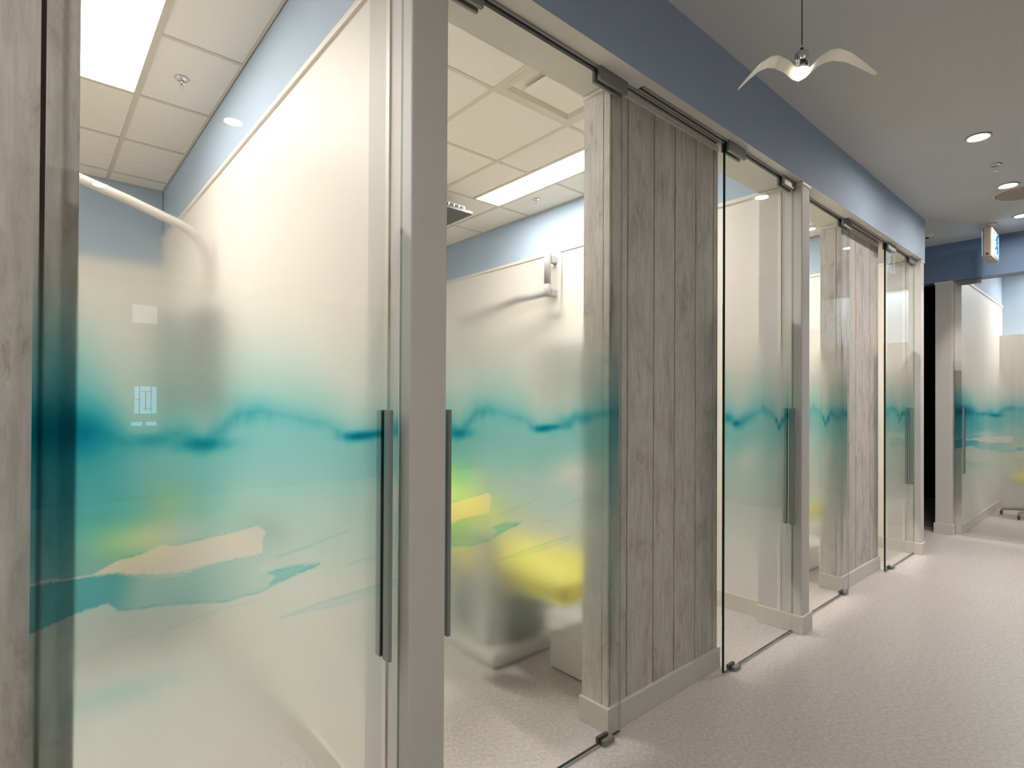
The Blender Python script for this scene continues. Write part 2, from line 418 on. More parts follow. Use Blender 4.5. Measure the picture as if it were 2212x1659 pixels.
# far left closing wall of first room, dark hall, end wall
struct(box('wall_side', -1.7, -1.60, YW, YBACK, 0, ZR+.02, M['white']), 'cream side wall of the first room')
struct(box('wall_front', -3.2, -1.6, YP, YW, 0, ZS, M['white']), 'corridor wall left of the first room')
bm = bmesh.new()
bx(bm, XE, XE+.12, 1.275, 1.414, 0, 2.56, .004)
ep = obj('wall_pillar', bm, M['pillar']); struct(ep, 'off-white pillar in the end wall beside the dark doorway')
box('cap_trim', XE-.006, XE+.13, 1.268, 1.42, 2.54, 2.562, M['trim'], ep, .003)
ew = box('wall_end', XE, XE+.16, -6.2, 4.0, 2.562, ZC+.06, M['blue_dark']); struct(ew, 'deep blue wall above the glass door at the corridor end')
struct(box('wall_end', XE, XE+.16, -6.2, -.35, 0, 2.562, M['blue_dark']), 'blue end wall right of the glass front')
struct(box('wall_end', XE, XE+.16, 2.45, 4.0, 0, 2.562, M['blue_dark']), 'blue end wall left of the dark doorway')
baseboard('baseboard_end', [(XE-.012, XE+.132, 1.262, 1.426)], 'off-white skirting round the end wall pillar')
# dark room behind the doorway
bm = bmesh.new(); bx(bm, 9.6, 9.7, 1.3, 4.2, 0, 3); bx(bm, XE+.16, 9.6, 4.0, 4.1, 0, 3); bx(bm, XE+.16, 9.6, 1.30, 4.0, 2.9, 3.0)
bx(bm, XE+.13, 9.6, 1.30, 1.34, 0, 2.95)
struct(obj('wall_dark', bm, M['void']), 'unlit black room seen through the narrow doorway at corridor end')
# cross hall closing wall
struct(box('wall_hall', 5.962, XE, 5.3, 5.4, 0, 2.98, M['open']), 'far wall of the side hall beyond the last pillar')
# end room
p = box('wall_partition', XE+.12, 9.57, 1.22, 1.29, 0, ZT-.02, M['white']); struct(p, 'cream side wall inside the end room')
box('upper_wall', XE+.12, 9.57, 1.224, 1.29, ZT-.02, ZR+.05, M['blue'], p)
box('trim_rail', XE+.12, 9.57, 1.208, 1.22, ZT-.02, ZT+.005, M['trim'], p, .003)
baseboard('baseboard_side', [(XE+.13, 9.57, 1.208, 1.22)], 'off-white skirting on the side wall of the end room')
bw = box('wall_back', 9.35, 9.57, -1.6, 1.22, 0, 2.20, M['white']); struct(bw, 'back wall of the end room, cream below and blue above')
box('upper_wall', 9.57, 9.65, -1.6, 1.30, 2.15, ZR+.05, M['blue'], bw)
struct(box('wall_side', XE+.16, 9.65, -1.7, -1.6, 0, ZR, M['white']), 'far side wall of the end room')
sl = box('ceiling', XE+.16, 9.65, -1.7, 1.30, ZR+.016, ZR+.03, M['tile']); struct(sl, 'suspended tile ceiling of the end room')
xe = [7.17, 7.75, 8.36, 8.97, 9.57]; ye = [1.22, .75, .14, -.47, -1.08, -1.6]
for a, b in zip(xe, xe[1:]):
    for c, d in zip(ye[1:], ye):
        if abs(a-8.97) < .01 and d < .76 and c > -.5: continue
        box('tile', a+.011, b-.011, c+.011, d-.011, ZR+.001, ZR+.014, M['tile'], sl, .002)
for a in xe: box('grid_bar', a-.011, a+.011, -1.6, 1.22, ZR-.003, ZR+.001, M['bar'], sl)
for c in ye: box('grid_bar', 7.17, 9.57, c-.011, c+.011, ZR-.0025, ZR+.001, M['bar'], sl)
t = thing('ceiling_light', 'ceiling panel light of the end room, mirrored in the fifth glass door', 'ceiling light', (9.27, .14, ZR-.004))
bm = bmesh.new()
for q in ((8.99, 9.55, -.46, -.44), (8.99, 9.55, .72, .74), (8.99, 9.01, -.44, .72), (9.53, 9.55, -.44, .72)): bx(bm, *q, ZR-.004, ZR+.012)
obj('frame', bm, M['bar'], t); box('diffuser', 9.01, 9.53, -.44, .72, ZR, ZR+.008, M['panel_light_c'], t)

# the side of the corridor behind the camera (only seen mirrored in the glass)
struct(box('wall_opposite', -3.2, XE, -6.2, -6.1, 0, ZC, M['open']), 'far wall of the open area across the corridor')
struct(box('wall_left', -3.2, -3.1, -6.1, YP, 0, ZC, M['open']), 'closing wall at the near end of the corridor')
for k, (a, b, c, d) in enumerate([(1.05, 1.30, 1.14, 1.50), (1.02, 1.30, 2.34, 2.58), (1.02, 1.14, .98, 1.03), (1.18, 1.30, .98, 1.03)]):  # first pane is the mirrored blue one; the others are added glows
    wd = thing('window_%d' % (k+1), 'small lit pane put in the far wall for its reflection in the first glass door', None, ((a+b)/2, -6.1, c), kind='structure')
    bm = bmesh.new()
    for q in ((a-.02, b+.02, c-.02, c), (a-.02, b+.02, d, d+.02), (a-.02, a, c, d), (b, b+.02, c, d)): bx(bm, q[0], q[1], -6.1, -6.075, q[2], q[3])
    obj('window_frame', bm, M['dark'], wd)
    box('pane', a, b, -6.1, -6.09, c, d, M['win'] if k != 1 else M['pale_pane'], wd)
    if k == 0:
        for q in ((.05, .062, 0, .36), (.12, .132, .04, .30), (.18, .192, .02, .36)): box('muntin', a+q[0], a+q[1], -6.09, -6.08, c+q[2], c+q[3], M['dark'], wd)
        for q in ((0, .07, .18), (.08, .19, .29), (.11, .20, .06)): box('muntin', a+q[0], a+q[1], -6.09, -6.08, c+q[2], c+q[2]+.012, M['dark'], wd)

# ---------------------------------------------------------------- glass door film artwork
rs = np.random.RandomState(11)
G = rs.rand(8, 64, 64)
def vnoise(x, y, k=0):
    g = G[k]; xi = np.floor(x).astype(int); yi = np.floor(y).astype(int); fx = x-xi; fy = y-yi
    fx = fx*fx*(3-2*fx); fy = fy*fy*(3-2*fy)
    a = g[xi % 64, yi % 64]; b = g[(xi+1) % 64, yi % 64]; c = g[xi % 64, (yi+1) % 64]; d = g[(xi+1) % 64, (yi+1) % 64]
    return (a*(1-fx)+b*fx)*(1-fy)+(c*(1-fx)+d*fx)*fy
def fbm(x, y, k=0, o=4):
    s = 0; a = .5
    for i in range(o): s = s+a*vnoise(x*2**i, y*2**i, (k+i) % 8); a *= .5
    return s/(1-.5**o)
def sm(a, b, x): t = np.clip((x-a)/(b-a), 0, 1); return t*t*(3-2*t)
def inpoly(u, z, poly):
    c = np.zeros(u.shape, bool); n = len(poly)
    for i in range(n):
        x1, y1 = poly[i]; x2, y2 = poly[(i+1) % n]
        k = ((y1 > z) != (y2 > z)) & (u < (x2-x1)*(z-y1)/((y2-y1) if y2 != y1 else 1e-9)+x1); c ^= k
    return c
def curve(u, pts): return np.interp(u, [p[0] for p in pts], [p[1] for p in pts])
HZ = [(-.1, 1.245), (0, 1.245), (.1, 1.245), (.15, 1.215), (.19, 1.212), (.215, 1.236), (.245, 1.232), (.285, 1.205), (.325, 1.235), (.355, 1.272), (.40, 1.274), (.47, 1.262), (.54, 1.247), (.60, 1.226), (.625, 1.212),
      (.69, 1.216), (.75, 1.232), (.80, 1.246), (.9, 1.252), (1.0, 1.266), (1.1, 1.262), (1.25, 1.24), (1.3, 1.238), (1.40, 1.225), (1.44, 1.203), (1.50, 1.21), (1.58, 1.232), (1.70, 1.262), (1.735, 1.282), (1.77, 1.262),
      (1.84, 1.245), (1.89, 1.215), (1.93, 1.172), (1.97, 1.195), (2.03, 1.25), (2.10, 1.225), (2.16, 1.215), (2.25, 1.235), (2.4, 1.23)]
BLOTS = [(.19, 1.222, .035, .012, .9), (.285, 1.207, .05, .014, 1.4), (.64, 1.212, .035, .010, 2.4), (.69, 1.216, .05, .009, 1.6), (.78, 1.22, .02, .015, .5), (1.44, 1.206, .035, .012, 2.0), (1.36, 1.235, .03, .02, 1.0),
         (1.93, 1.180, .015, .014, 2.0), (1.90, 1.212, .015, .014, 1.4), (1.975, 1.21, .02, .016, 1.2)]
def lines_z(u, z, pts, wdt=.0022):
    """thin ink line along a polyline given as u->z, only inside its u range"""
    zz = curve(u, pts); inside = (u > pts[0][0]) & (u < pts[-1][0])
    return np.where(inside, np.exp(-((z-zz)/wdt)**2), 0)
def art(u, z):
    """optical density of the teal ink"""
    wob = (fbm(u*9, z*9, 1)-.5)
    wob2 = fbm(u*30, z*30, 2)-.5
    h = curve(u, HZ)+.010*(fbm(u*22, z*0+3, 2)-.5)
    t = z-h
    big = fbm(u*2.6+4, z*2.6, 3)
    d = np.where(t > 0, (.75+.6*(big-.5))*np.exp(-np.maximum(t, 0)/.05)+(.62+1.3*(big-.5))*np.exp(-(np.maximum(t, 0)/.16)**1.6), 0)
    body = (1.42+.7*(big-.5))*(1-.55*sm(.04, .26, -t))
    body = body*(1-.22*sm(.15, .45, u))
    d = np.where(t <= 0, body, d)
    d = np.maximum(d, 0)
    amp = .22+1.6*np.clip(fbm(u*6, z*0+9, 4)-.38, 0, 1)
    d += amp*1.7*np.exp(-(t/(.014+.016*fbm(u*7, z*0, 5)))**2)*np.where(t > 0, 1, 1)
    drip = np.clip(vnoise(u*85, z*0+2, 6)-.45, 0, 1)*np.exp(-np.clip(-t, 0, 1)/.018)*(t < .004)
    d += drip*.9
    for bu, bz, su, sz, a in BLOTS: d += 1.5*a*np.exp(-((u-bu)/su)**2-((z-bz+.004*wob)/sz)**2)*(.75+.5*vnoise(u*60, z*40, 3))
    # heavy wash at the left of the picture
    left = 1-sm(.06, .17, u+.25*(z-1.25))
    d += left*(2.6*np.exp(-((z-1.245)/.050)**2)+.9*sm(.90, 1.0, z)*(1-sm(1.30, 1.55, z)))
    # paler clouds to the right
    cl = np.exp(-((u-.80)/.13)**2-((z-1.05)/.05)**2)+.7*np.exp(-((u-.90)/.08)**2-((z-.98)/.06)**2)+.9*np.exp(-((u-1.56)/.13)**2-((z-1.0)/.09)**2)+.8*np.exp(-((u-1.97)/.09)**2-((z-1.0)/.12)**2)
    d *= 1-.75*np.clip(cl, 0, 1)
    # wash fades out under the shore line
    low = 1-sm(.80, 1.04, z+.03*wob+.04*np.clip(u-.5, 0, .4))
    d = d*(1-low)+low*(.10+.10*big)
    d *= 1-.62*np.exp(-((u-.19)/.09)**2-((z-1.02)/.035)**2)
    # sand bar
    top = [(.10, .984), (.155, .990), (.20, 1.006), (.225, 1.002), (.30, 1.006), (.35, 1.012), (.40, 1.018)]
    bar = [(-.1, .962), (.10, .968), (.135, .984), (.18, .994), (.21, 1.006), (.235, .999), (.30, 1.006), (.355, 1.011), (.395, 1.018), (.408, 1.006), (.417, 1.0), (.412, .985), (.414, .955), (.40, .949), (.36, .947), (.30, .945), (.26, .937), (.20, .944), (.12, .962), (-.1, .955)]
    d = np.where(inpoly(u+.010*wob2, z+.010*wob2, bar), .07, d)
    # teal tongue below the bar, deep at the left
    tongue = [(-.1, .955), (.02, .962), (.12, .960), (.17, .945), (.21, .930), (.26, .935), (.30, .944), (.36, .946), (.41, .949), (.415, .935), (.40, .91), (.425, .905), (.47, .907), (.54, .9), (.535, .893), (.49, .888), (.435, .872), (.405, .863), (.37, .862), (.33, .858), (.28, .866), (.22, .877), (.16, .882), (.135, .884), (.118, .903), (.06, .893), (.0, .872), (-.1, .862)]
    inn = inpoly(u+.010*wob2, z+.007*wob2, tongue)
    depth = 1.9-1.15*sm(.12, .18, u+.25*(.93-z))
    depth = depth-.35*sm(.24, .42, u)
    lens = inpoly(u, z, [(.42, .903), (.47, .909), (.505, .908), (.545, .902), (.53, .893), (.49, .885), (.44, .876), (.425, .876), (.44, .892)])
    depth = np.where(lens, .95, depth)
    d = np.where(inn, depth, d)
    # faint ink outlines of the washes
    for pts, a in (([(.135, .984), (.18, .992), (.21, 1.006), (.235, .998), (.30, 1.005), (.355, 1.010), (.40, 1.019)], .45),
                   ([(-.05, .958), (.07, .966), (.15, .952)], .3), ([(.24, .938), (.30, .945), (.36, .948), (.41, .950)], .35),
                   ([(0, .872), (.06, .893), (.118, .903)], .25), ([(.135, .884), (.16, .882), (.22, .877), (.28, .867), (.33, .858), (.37, .862), (.405, .863), (.435, .873), (.49, .888), (.545, .903)], .5),
                   ([(.42, .903), (.47, .909), (.505, .908), (.545, .902)], .5), ([(.44, .935), (.48, .944), (.52, .950), (.57, .962), (.62, .972)], .3),
                   ([(.20, .822), (.32, .842), (.40, .848)], .16), ([(.45, .792), (.55, .806), (.64, .812), (.78, .822)], .28), ([(.06, .80), (.12, .82), (.18, .828)], .14),
                   ([(.62, .885), (.66, .893), (.70, .886)], .25), ([(.72, .93), (.78, .94), (.84, .95)], .25)):
        d += a*lines_z(u, z, pts)
    d += .25*np.exp(-((u-.13)/.10)**2-((z-.72)/.025)**2)
    d += .14*inpoly(u, z, [(.45, .79), (.55, .806), (.64, .812), (.78, .822), (.78, .80), (.6, .785)])
    # no ink high up and near the floor
    d *= 1-sm(1.45, 1.72, z)
    d = np.where(z < .75, d*sm(.25, .75, z), d)
    return np.clip(d, 0, 7)
def frost_of(z): return (1-sm(1.36, 1.80, z))*sm(.26, .80, z)

def film(name, parent, x0, x1, yf, u0, step, axis='x', flip=1):
    """thin printed film on the room face of a pane; fine grid outside, plain grid inside"""
    nu = int((x1-x0)/step)+1
    zs = np.concatenate([np.linspace(.012, .70, 24)[:-1], np.arange(.70, 1.40, step), np.linspace(1.40, 1.85, 40), [2.555]])
    xs = np.linspace(x0, x1, nu)
    def grid(xs, zs, y, col):
        X, Z = np.meshgrid(xs, zs); U = u0+flip*(X-x0)
        d = art(U, Z) if col else np.zeros_like(X)
        pale = .09*frost_of(Z) if col else 0
        T = np.stack([np.exp(-(d*1.02+pale*.6)), np.exp(-(d*.235+pale*.35)), np.exp(-(d*.140+pale*.8)), np.ones_like(d)], -1)
        n, k = X.shape
        if axis == 'x': V = np.stack([X, np.full_like(X, y), Z], -1)
        else: V = np.stack([np.full_like(X, y), X, Z], -1)
        idx = np.arange(n*k).reshape(n, k)
        Q = np.stack([idx[:-1, :-1], idx[:-1, 1:], idx[1:, 1:], idx[1:, :-1]], -1).reshape(-1, 4)
        return V.reshape(-1, 3), Q, T.reshape(-1, 4), frost_of(Z).reshape(-1)
    V1, Q1, T1, F1 = grid(xs, zs, yf, True)
    V2, Q2, T2, F2 = grid(np.linspace(x0, x1, 3), np.concatenate([np.linspace(.012, .70, 24)[:-1], np.linspace(.70, 1.40, 12)[:-1], np.linspace(1.40, 1.85, 40), [2.555]]), yf+.001, False)
    if axis != 'x': Q1 = Q1[:, ::-1]
    Q2 = Q2[:, ::-1] if axis == 'x' else Q2
    V = np.concatenate([V1, V2])-np.array(loc_of(parent)); Q = np.concatenate([Q1, Q2+len(V1)]); T = np.concatenate([T1, T2]); Fr = np.concatenate([F1, F2])
    me = bpy.data.meshes.new(name); me.vertices.add(len(V)); me.vertices.foreach_set('co', V.astype(np.float32).ravel())
    me.loops.add(Q.size); me.loops.foreach_set('vertex_index', Q.astype(np.int32).ravel())
    me.polygons.add(len(Q)); me.polygons.foreach_set('loop_start', np.arange(0, Q.size, 4, dtype=np.int32))
    me.update(calc_edges=True)
    a = me.color_attributes.new('tint', 'FLOAT_COLOR', 'POINT'); a.data.foreach_set('color', T.astype(np.float32).ravel())
    b = me.attributes.new('frost', 'FLOAT', 'POINT'); b.data.foreach_set('value', Fr.astype(np.float32))
    me.materials.append(M['film'])
    o = bpy.data.objects.new(name, me); COL.objects.link(o); o.parent = parent
    o['label'] = 'printed frosted film with a teal watercolour horizon'
    return o

def pane(parent, x0, x1, y0, axis='x'):
    bm = bmesh.new()
    if axis == 'x': bx(bm, x0, x1, y0-.0065, y0+.0055, .010, 2.56)
    else: bx(bm, y0-.0065, y0+.0055, x0, x1, .010, 2.56)
    o = obj('glass_pane', bm, [M['glass'], M['glass_back'], M['edge'], M['edge_soft']], parent)
    ax = 1 if axis == 'x' else 0
    for p in o.data.polygons: p.material_index = 0 if p.normal[ax] < -.5 else (1 if p.normal[ax] > .5 else (3 if p.normal.x > .5 else 2))
    return o

def clamp_(parent, xa, xb, y, axis='x'):
    bm = bmesh.new()
    for s in (-1, 1):
        a, b = (y-.022, y-.0067) if s < 0 else (y+.0077, y+.021)
        if axis == 'x': bx(bm, xa, xb, a, b, ZS-.052, ZS+.0, .004)
        else: bx(bm, a, b, xa, xb, ZS-.066, ZS-.016, .004)
    return obj('hanger_clamp', bm, M['alu'], parent)

def handle_(parent, x, y, axis='x'):
    """blade pull on both faces of the glass"""
    z0, z1 = .622, 1.281
    bm = bmesh.new()
    def b2(a0, a1, c0, c1, q0, q1, bev=0):
        if axis == 'x': bx(bm, a0, a1, c0, c1, q0, q1, bev)
        else: bx(bm, c0, c1, a0, a1, q0, q1, bev)
    b2(x-.006, x+.006, y-.038, y-.0085, z0, z1, .0025)
    b2(x-.006, x+.006, y+.0085, y+.034, z0, z1, .0025)
    h = obj('handle', bm, M['handle'], parent)
    bm = bmesh.new()
    b2(x-.005, x+.005, y-.0085, y-.0066, z0+.004, z1-.004); b2(x-.005, x+.005, y+.0075, y+.0085, z0+.004, z1-.004)
    obj('gasket', bm, M['black'], h)
    return h

DOORS = [ # x0, x1, y, u0, step, handle x, clamps, guide x, label
 (.004, .7625, YO, .004, .0036, .716, [(.10, .22), (.60, .72)], None, 'first sliding glass door with teal watercolour film, nearest the camera'),
 (.880, 1.768, YI, .180, .0042, .925, [(.905, 1.055), (1.612, 1.782)], 1.68, 'second sliding glass door with teal film, yellow chair behind it'),
 (2.522, 3.312, YO, 1.302, .006, 3.262, [(2.53, 2.70), (3.15, 3.30)], 2.625, 'third sliding glass door, frosted and teal, right of clad wall'),
 (3.426, 4.335, YI, 1.431, .007, 3.47, [(3.45, 3.60), (4.17, 4.33)], 4.235, 'fourth sliding glass door between pillar and second clad wall'),
 (5.035, 5.860, YO, 1.509, .008, 5.70, [(5.05, 5.25), (5.66, 5.85)], 5.18, 'fifth sliding glass door before the corridor corner'),
]
for i, (x0, x1, y, u0, st, hx, cl, gx, lab) in enumerate(DOORS):
    d = thing('door_%d' % (i+1), lab, None, ((x0+x1)/2, y, 0), kind='structure')
    pane(d, x0, x1, y); film('film', d, x0+.001, x1-.001, y+.0062, u0, st)
    handle_(d, hx, y)
    for a, b in cl: clamp_(d, a, b, y)
    if gx:
        g = thing('floor_guide', 'small steel floor guide under the %s glass door' % ['', 'second', 'third', 'fourth', 'fifth'][i], 'door guide', (gx, y, 0))
        bm = bmesh.new(); bx(bm, gx-.03, gx+.03, y-.024, y-.006, 0, .022, .002); obj('outer_block', bm, M['alu'], g)
        bm = bmesh.new(); bx(bm, gx-.03, gx+.03, y+.0075, y+.022, 0, .022, .002); bx(bm, gx-.03, gx+.03, y-.006, y+.0075, 0, .006); obj('inner_block', bm, M['dark'], g)
# end door, plane facing along the corridor
d = thing('door_6', 'glass door with teal film across the end of the corridor', None, (XE+.045, .75, 0), kind='structure')
pane(d, .20, 1.262, XE+.045, 'y'); film('film', d, .201, 1.261, XE+.0515, .335+.70, .009, 'y', -1)
handle_(d, 1.188, XE+.045, 'y'); clamp_(d, 1.05, 1.235, XE+.045, 'y')

# dark shadow gap sill below panes: thin aluminium threshold seal on each pane foot
# tracks under the bulkhead
TR = [(-3.2, .7625, YO), (.880, 2.52, YI), (1.85, 3.312, YO), (3.426, 5.03, YI), (4.20, 5.860, YO)]
for i, (x0, x1, y) in enumerate(TR):
    t = thing('trim_%d' % (i+1), 'slim aluminium sliding track under the bulkhead above the %s glass door' % ['first', 'second', 'third', 'fourth', 'fifth'][i], None, ((x0+x1)/2, y, ZS), kind='structure')
    bm = bmesh.new(); bx(bm, x0, x1, y-.0145, y-.0055, ZS-.007, ZS+.0); bx(bm, x0, x1, y+.0055, y+.0145, ZS-.007, ZS); obj('rail', bm, M['greyl'], t)
    box('slot', x0, x1, y-.0055, y+.0055, ZS-.002, ZS, M['black'], t)
t = thing('trim_6', 'slim track over the end glass door', None, (XE+.045, .75, 2.56), kind='structure')
box('rail', XE+.02, XE+.07, -.35, 1.268, 2.5605, 2.5625, M['greyl'], t)

# ---------------------------------------------------------------- ceiling fittings of the corridor
def downlight(x, y, label, spot=0):
    t = thing('downlight', label, 'ceiling light', (x, y, ZC), group=None)
    bm = bmesh.new(); lathe(bm, [(.050, .001), (.062, -.001), (.066, -.006), (.058, -.009), (.048, -.004)], (x, y, ZC)); obj('trim_ring', bm, M['plastic'], t, True)
    bm = bmesh.new(); lathe(bm, [(0, -.003), (.048, -.003), (.048, -.001), (0, -.001)], (x, y, ZC)); obj('lens', bm, M['down'], t, True)
    if spot:
        ld = bpy.data.lights.new('lamp_beam', 'SPOT'); ld.energy = spot; ld.color = (1, .91, .86); ld.spot_size = math.radians(112); ld.spot_blend = 1; ld.shadow_soft_size = .045
        lo = bpy.data.objects.new('lamp_beam', ld); COL.objects.link(lo); lo.parent = t; lo.location = (0, 0, -.012)
    return t
downlight(4.36, .665, 'round recessed downlight nearest the camera, right of the bird pendant', 60)
downlight(5.483, .665, 'round recessed downlight just before the round ceiling speaker', 70)
downlight(6.44, .69, 'round recessed downlight at the right picture edge beside exit sign', 70)
for k, (x, y) in enumerate([(.89, -.86), (.40, -2.56), (5.1, -.86), (6.1, -.86), (-.35, -.86), (-1.6, -.86), (-.5, .665), (-1.7, .665), (-.7, -2.56), (3.2, -2.56)]):  # first pair is mirrored in the glass; the rest are added, unseen fill
    downlight(x, y, 'round downlight behind the camera, most of this set added to light the corridor', 45 if x > 3 else 14).__setitem__('group', 'downlights behind the camera')

def sprinkler(x, y, z, label, k=.78):
    t = thing('sprinkler', label, 'sprinkler', (x, y, z))
    bm = bmesh.new(); lathe(bm, [(.012, -.002), (.040, -.002), (.043, -.005), (.034, -.012), (.014, -.016)], (x, y, z), 24); obj('escutcheon', bm, M['chrome'], t, True)
    bm = bmesh.new(); lathe(bm, [(.011, -.014), (.011, -.030), (.006, -.034), (.006, -.040)], (x, y, z), 16)
    for s in (-1, 1): tube(bm, [(x+s*.010, y, z-.030), (x+s*.014, y, z-.042), (x, y, z-.056)], .002, 6)
    obj('nozzle', bm, M['chrome'], t)
    bm = bmesh.new(); lathe(bm, [(0, -.056), (.015, -.056), (.016, -.059), (0, -.060)], (x, y, z), 16); obj('deflector', bm, M['chrome'], t)
    t.scale = (k, k, k)
sprinkler(4.949, .661, ZC, 'chrome sprinkler head between the corridor downlights')
sprinkler(.589, 3.30, ZR, 'chrome sprinkler head in the ceiling right of the wide panel light')
sprinkler(3.142, 3.30, ZR, 'chrome sprinkler head right of the narrow ceiling panel light')

t = thing('ceiling_speaker', 'round beige ceiling speaker cut by the right picture edge', 'speaker', (5.74, .60, ZC))
bm = bmesh.new(); lathe(bm, [(0, -.012), (.165, -.012), (.172, -.008), (.175, 0)], (5.74, .60, ZC), 48); obj('grille', bm, M['speaker'], t, True)
bm = bmesh.new(); lathe(bm, [(.176, 0), (.176, -.010), (.186, -.008), (.190, 0)], (5.74, .60, ZC), 48); obj('rim', bm, M['plastic'], t, True)
t = thing('smoke_detector', 'small round white detector on ceiling at the bulkhead corner', 'detector', (6.50, 1.374, ZC))
bm = bmesh.new(); lathe(bm, [(0, -.028), (.030, -.028), (.050, -.016), (.055, 0)], (6.50, 1.374, ZC), 24); obj('body', bm, M['plastic'], t, True)
bm = bmesh.new(); lathe(bm, [(0, -.040), (.014, -.038), (.018, -.027)], (6.50, 1.374, ZC), 16); obj('sensor', bm, M['dark'], t, True)

# exit sign, hung edge-on
ex = thing('exit_sign', 'hanging exit sign with glowing running man pictogram near the end wall', 'exit sign', (6.60, .92, ZC))
box('mount_plate', 6.50, 6.70, .87, .985, ZC-.012, ZC, M['plastic'], ex, .004)
bm = bmesh.new(); tube(bm, [(6.60, .925, ZC-.012), (6.60, .925, ZC-.05)], .022, 16); obj('stem', bm, M['plastic'], ex)
box('housing', 6.44, 6.76, .887, .957, ZC-.315, ZC-.05, M['beige'], ex, .012)
for s, yy in ((-1, .886), (1, .958)):
    f = box('sign_face', 6.455, 6.745, min(yy, yy+s*.003), max(yy, yy+s*.003), ZC-.295, ZC-.075, M['sign'], ex)
    y2 = yy+s*.0035; bm = bmesh.new(); ya, yb = min(y2, y2+s*.001), max(y2, y2+s*.001)
    def lim(pts, r):
        tube(bm, [(6.6+p[0], y2, ZC-.185+p[1]) for p in pts], r, 6)
    lathe(bm, [(0, -.014), (.012, -.008), (.015, 0), (.012, .008), (0, .014)], (6.64, y2, ZC-.105), 12)
    lim([(.03, .062), (.0, .0)], .010); lim([(.025, .055), (.055, .02), (.075, .03)], .006); lim([(.02, .05), (-.02, .055), (-.04, .03)], .006)
    lim([(0, 0), (.04, -.025), (.03, -.08)], .008); lim([(0, 0), (-.03, -.04), (-.07, -.045)], .008)
    bx(bm, 6.475, 6.482, ya, yb, ZC-.28, ZC-.09); bx(bm, 6.475, 6.54, ya, yb, ZC-.097, ZC-.09)
    obj('pictogram', bm, M['sign_green'], f)
bm = bmesh.new(); lathe(bm, [(0, 0), (.010, 0), (.010, .004), (0, .004)], (0, 0, 0), 12)
bmesh.ops.rotate(bm, verts=bm.verts, cent=(0, 0, 0), matrix=Matrix.Rotation(-PI/2, 3, 'Y')); bmesh.ops.translate(bm, verts=bm.verts, vec=(6.4405, .922, ZC-.285)); obj('test_button', bm, M['dark'], ex)

# bird pendant
bd = thing('pendant_lamp', 'bird shaped milky glass pendant lamp hanging on a thin cord', 'pendant lamp', (1.72, .665, 2.285))
bd.rotation_euler = (0, 0, 0)
sd = Vector((math.cos(math.radians(-69+16)), math.sin(math.radians(-69+16)), 0))   # span axis, to the right of picture
cdv = Vector((-sd.y, sd.x, 0))                                                     # chord axis, away from camera
def wing_mesh():
    bm = bmesh.new(); rings = []; n = 61
    prof_s = [-1, -.93, -.80, -.65, -.50, -.38, -.22, -.10, 0, .10, .22, .38, .50, .65, .80, .93, 1]
    prof_z = [-.045, -.030, -.002, .027, .043, .045, .030, .008, 0, .008, .030, .045, .043, .027, -.002, -.030, -.045]
    prof_c = [.009, .015, .022, .030, .038, .042, .040, .036, .036, .036, .040, .042, .038, .030, .022, .015, .009]
    for i in range(n):
        s = -1+2*i/(n-1); z = float(np.interp(s, prof_s, prof_z)); c = float(np.interp(s, prof_s, prof_c)); sw = -.030*abs(s)**2+.018*(1-abs(s))
        th = .0035*(1-abs(s)**4)+.0012
        ctr = sd*(s*.186)+cdv*(sw)+Vector((0, 0, z))
        ring = []
        for k in range(14):
            a = 2*PI*k/14
            ring.append(bm.verts.new(ctr+cdv*(c*.72*math.cos(a))+Vector((0, 0, th*math.sin(a)-.0015*c/.04*math.cos(a)))))
        rings.append(ring)
    for a, b in zip(rings, rings[1:]):
        for k in range(14): bm.faces.new((a[k], a[(k+1) % 14], b[(k+1) % 14], b[k]))
    bm.faces.new(rings[0][::-1]); bm.faces.new(rings[-1]); bmesh.ops.recalc_face_normals(bm, faces=bm.faces)
    for v in bm.verts: v.co += Vector((1.72, .665, 2.285))
    return bm
o = obj('bird_shade', wing_mesh(), M['shade'], bd, True)
bm = bmesh.new(); lathe(bm, [(0, .062), (.017, .062), (.019, .058), (.019, .014), (.015, .012), (0, .012)], (1.722, .668, 2.285), 24); obj('socket', bm, M['chrome'], bd, True)
bm = bmesh.new(); lathe(bm, [(0, .078), (.004, .076), (.007, .062), (0, .062)], (1.722, .668, 2.285), 12); obj('cord_grip', bm, M['black'], bd, True)
bm = bmesh.new(); tube(bm, [(1.722, .668, 2.37), (1.722, .668, ZC-.02)], .0016, 8); obj('cord', bm, M['black'], bd)
bm = bmesh.new(); lathe(bm, [(0, 0), (.05, 0), (.052, -.01), (.045, -.022), (0, -.024)], (1.722, .668, ZC), 24); obj('canopy', bm, M['chrome'], bd, True)
bm = bmesh.new(); lathe(bm, [(0, -.010), (.009, -.009), (.013, -.003), (.013, .005), (.009, .011), (0, .011)], (1.722, .668, 2.285), 20); obj('bulb', bm, M['bulb'], bd, True)

